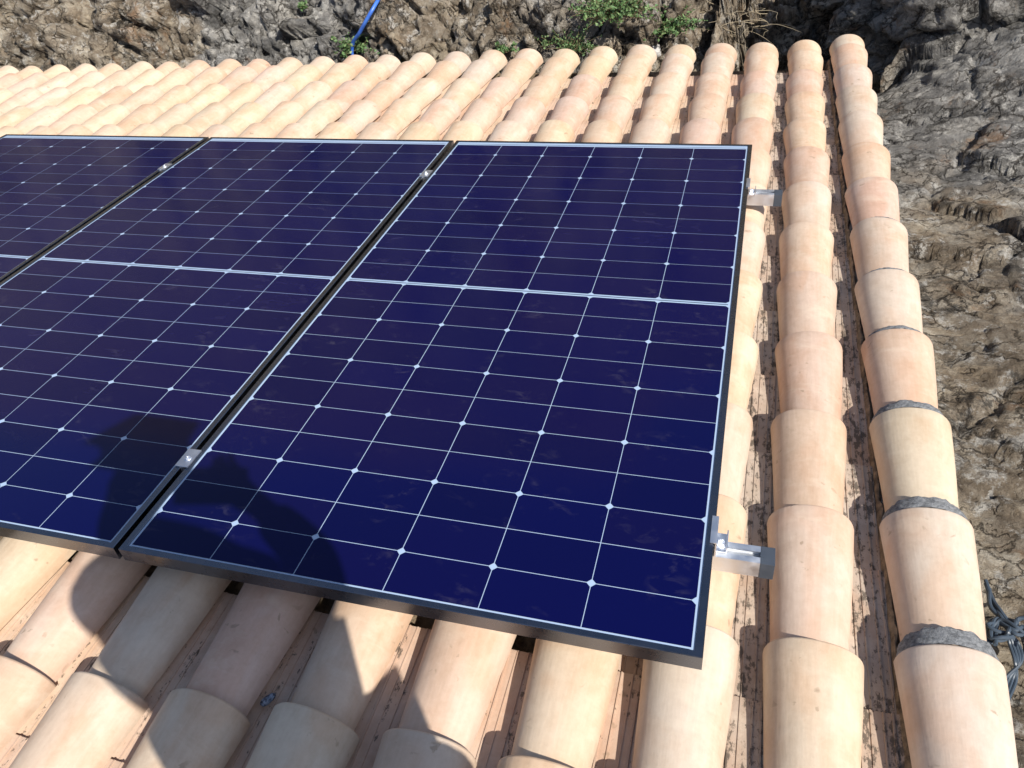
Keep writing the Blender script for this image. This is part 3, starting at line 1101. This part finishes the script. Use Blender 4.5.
J = dict(
    pelvis=sh(335, 822, -.09, .60),
    chest=sh(243, 652, -.09, 1.00),
    neck=sh(118, 530, 0, 1.22),
    head=sh(149, 470, 0, 1.40),
    ls=sh(92, 585, -.09, 1.08), rs=sh(312, 618, -.09, 1.06),
    re=sh(312, 556, 0, 1.06), rh=sh(248, 494, 0, 1.18),
    le=sh(170, 705, -.09, 0.82), lh=Vector((-0.02, -1.98, 0.52)),
    lk=Vector((-0.03, -1.75, 0.34)), lf=Vector((-0.02, -2.22, -0.03)),
    rk=sh(445, 786, -.09, 0.40), rf=Vector((0.32, -2.12, -0.03)))
per = empty('person', 'person in dark blue jacket and grey cap kneeling on the tiles with a phone', 'person', None, (0.12, -2.2, -0.09))
off = Vector((0.12, -2.2, -0.09))
for k in J:
    J[k] = J[k] - off
M_SKIN, M_JACKET, M_TROUSER, M_SHOE, M_CAPC = plain('skin', (0.5, 0.31, 0.22), 0.55), plain('jacket_cloth', (0.03, 0.05, 0.11)), plain('trouser_cloth', (0.10, 0.10, 0.11)), plain('shoe_leather', (0.06, 0.04, 0.03), 0.6), plain('cap_cloth', (0.18, 0.18, 0.19))


def lerp(a, b_, t):
    return a + (b_ - a) * t


def lk(a, b_, t):
    return lerp(J[a], J[b_], t)


N = {'pelvis': (J['pelvis'], 0.10), 'chest': (J['chest'], 0.11), 'upper': (lk('chest', 'neck', .55), .09), 'neck': (J['neck'], .052), 'jaw': (lk('neck', 'head', .55), .062), 'head': (J['head'], .086), 'crown': (J['head'] + Vector((-.01, 0.0, .05)), .066),
     'nose': (J['head'] + Vector((-.02, .095, -.02)), .018),
     'ls': (J['ls'], .05), 'le': (J['le'], .038), 'lw': (lk('le', 'lh', .85), .026), 'lh': (J['lh'], .034),
     'rs': (J['rs'], .05), 're': (J['re'], .038), 'rw': (lk('re', 'rh', .8), .026), 'rh': (J['rh'], .034),
     'lhip': (J['pelvis'] + Vector((-.1, .02, -.02)), .085), 'lk': (J['lk'], .055), 'la': (J['lf'] + Vector((0, 0, .08)), .035),
     'rhip': (J['pelvis'] + Vector((.1, .02, -.02)), .085), 'rk': (J['rk'], .055), 'ra': (J['rf'] + Vector((0, 0, .08)), .035)}
E_ = [('pelvis', 'chest'), ('chest', 'upper'), ('upper', 'neck'), ('neck', 'jaw'), ('jaw', 'head'), ('head', 'crown'), ('head', 'nose'), ('upper', 'ls'), ('ls', 'le'), ('le', 'lw'), ('lw', 'lh'), ('upper', 'rs'), ('rs', 're'), ('re', 'rw'), ('rw', 'rh'),
      ('pelvis', 'lhip'), ('lhip', 'lk'), ('lk', 'la'), ('pelvis', 'rhip'), ('rhip', 'rk'), ('rk', 'ra')]
for h, e, sgn in (('lh', 'le', 1), ('rh', 're', -1)):
    d = (J[h] - J[e]).normalized()
    side = d.cross(Vector((0, 0, 1))).normalized()
    dn = d.cross(side).normalized()
    for q, (u, ln) in enumerate(((-.024, .068), (-.008, .080), (.008, .076), (.024, .060))):
        a = J[h] + side * u + d * .045
        b1 = a + d * ln * .5 + dn * .008 * sgn
        c1 = b1 + d * ln * .25 + dn * .03 * sgn
        N[f'{h}f{q}a'] = (a, .009)
        N[f'{h}f{q}b'] = (b1, .008)
        N[f'{h}f{q}c'] = (c1, .0065)
        E_ += [(h, f'{h}f{q}a'), (f'{h}f{q}a', f'{h}f{q}b'), (f'{h}f{q}b', f'{h}f{q}c')]
    a = J[h] + side * .035 * sgn + d * .012
    N[h + 'ta'] = (a, .011)
    N[h + 'tb'] = (a + d * .04 + side * .018 * sgn + dn * .02 * sgn, .009)
    E_ += [(h, h + 'ta'), (h + 'ta', h + 'tb')]
skinned('body', N, E_, M_SKIN, per)
skinned('jacket', {'b': (lk('pelvis', 'chest', .05), .150), 'm': (lk('pelvis', 'chest', .5), .145), 'c': (J['chest'], .15), 'u': (lk('chest', 'neck', .55), .115), 'n': (lk('chest', 'neck', .88), .072),
                   'ls': (J['ls'], .078), 'le': (J['le'], .058), 'lw': (lk('le', 'lh', .8), .042), 'rs': (J['rs'], .078), 're': (J['re'], .054), 'rw': (lk('re', 'rh', .72), .042)},
        [('b', 'm'), ('m', 'c'), ('c', 'u'), ('u', 'n'), ('u', 'ls'), ('ls', 'le'), ('le', 'lw'), ('u', 'rs'), ('rs', 're'), ('re', 'rw')], M_JACKET, per)
skinned('trousers', {'p': (J['pelvis'], .135), 'lh': (N['lhip'][0], .11), 'lk': (J['lk'], .075), 'la': (J['lf'] + Vector((0, 0, .1)), .055), 'rh': (N['rhip'][0], .11), 'rk': (J['rk'], .078), 'ra': (J['rf'] + Vector((0, 0, .1)), .055)},
        [('p', 'lh'), ('lh', 'lk'), ('lk', 'la'), ('p', 'rh'), ('rh', 'rk'), ('rk', 'ra')], M_TROUSER, per)
for f in ('lf', 'rf'):
    skinned('shoe', {'h': (J[f] + Vector((0, -.05, .0)), .042), 'm': (J[f] + Vector((0, .05, -.005)), .045), 't': (J[f] + Vector((0, .17, -.015)), .034)}, [('h', 'm'), ('m', 't')], M_SHOE, per)
skinned('cap', {'a': (J['head'] + Vector((-.005, -.01, .02)), .093), 'b': (J['head'] + Vector((-.005, 0, .045)), .082), 'v': (J['head'] + Vector((.02, .03, .0)), (.06, .05))}, [('a', 'b'), ('a', 'v')], M_CAPC, per)
# phone: just behind the point of view
bm = bmesh.new()
box(bm, -0.075, 0.085, -0.035, 0.045, 0.012, 0.021, 0.003)
pm = mesh_of(bm, 'phone', False)
ph = obj('mobile_phone', pm, plain('phone_black', (0.02, 0.02, 0.022), 0.3), label='black phone held level in the hand of the person', cat='phone')
ph.matrix_world = ROOF @ cm
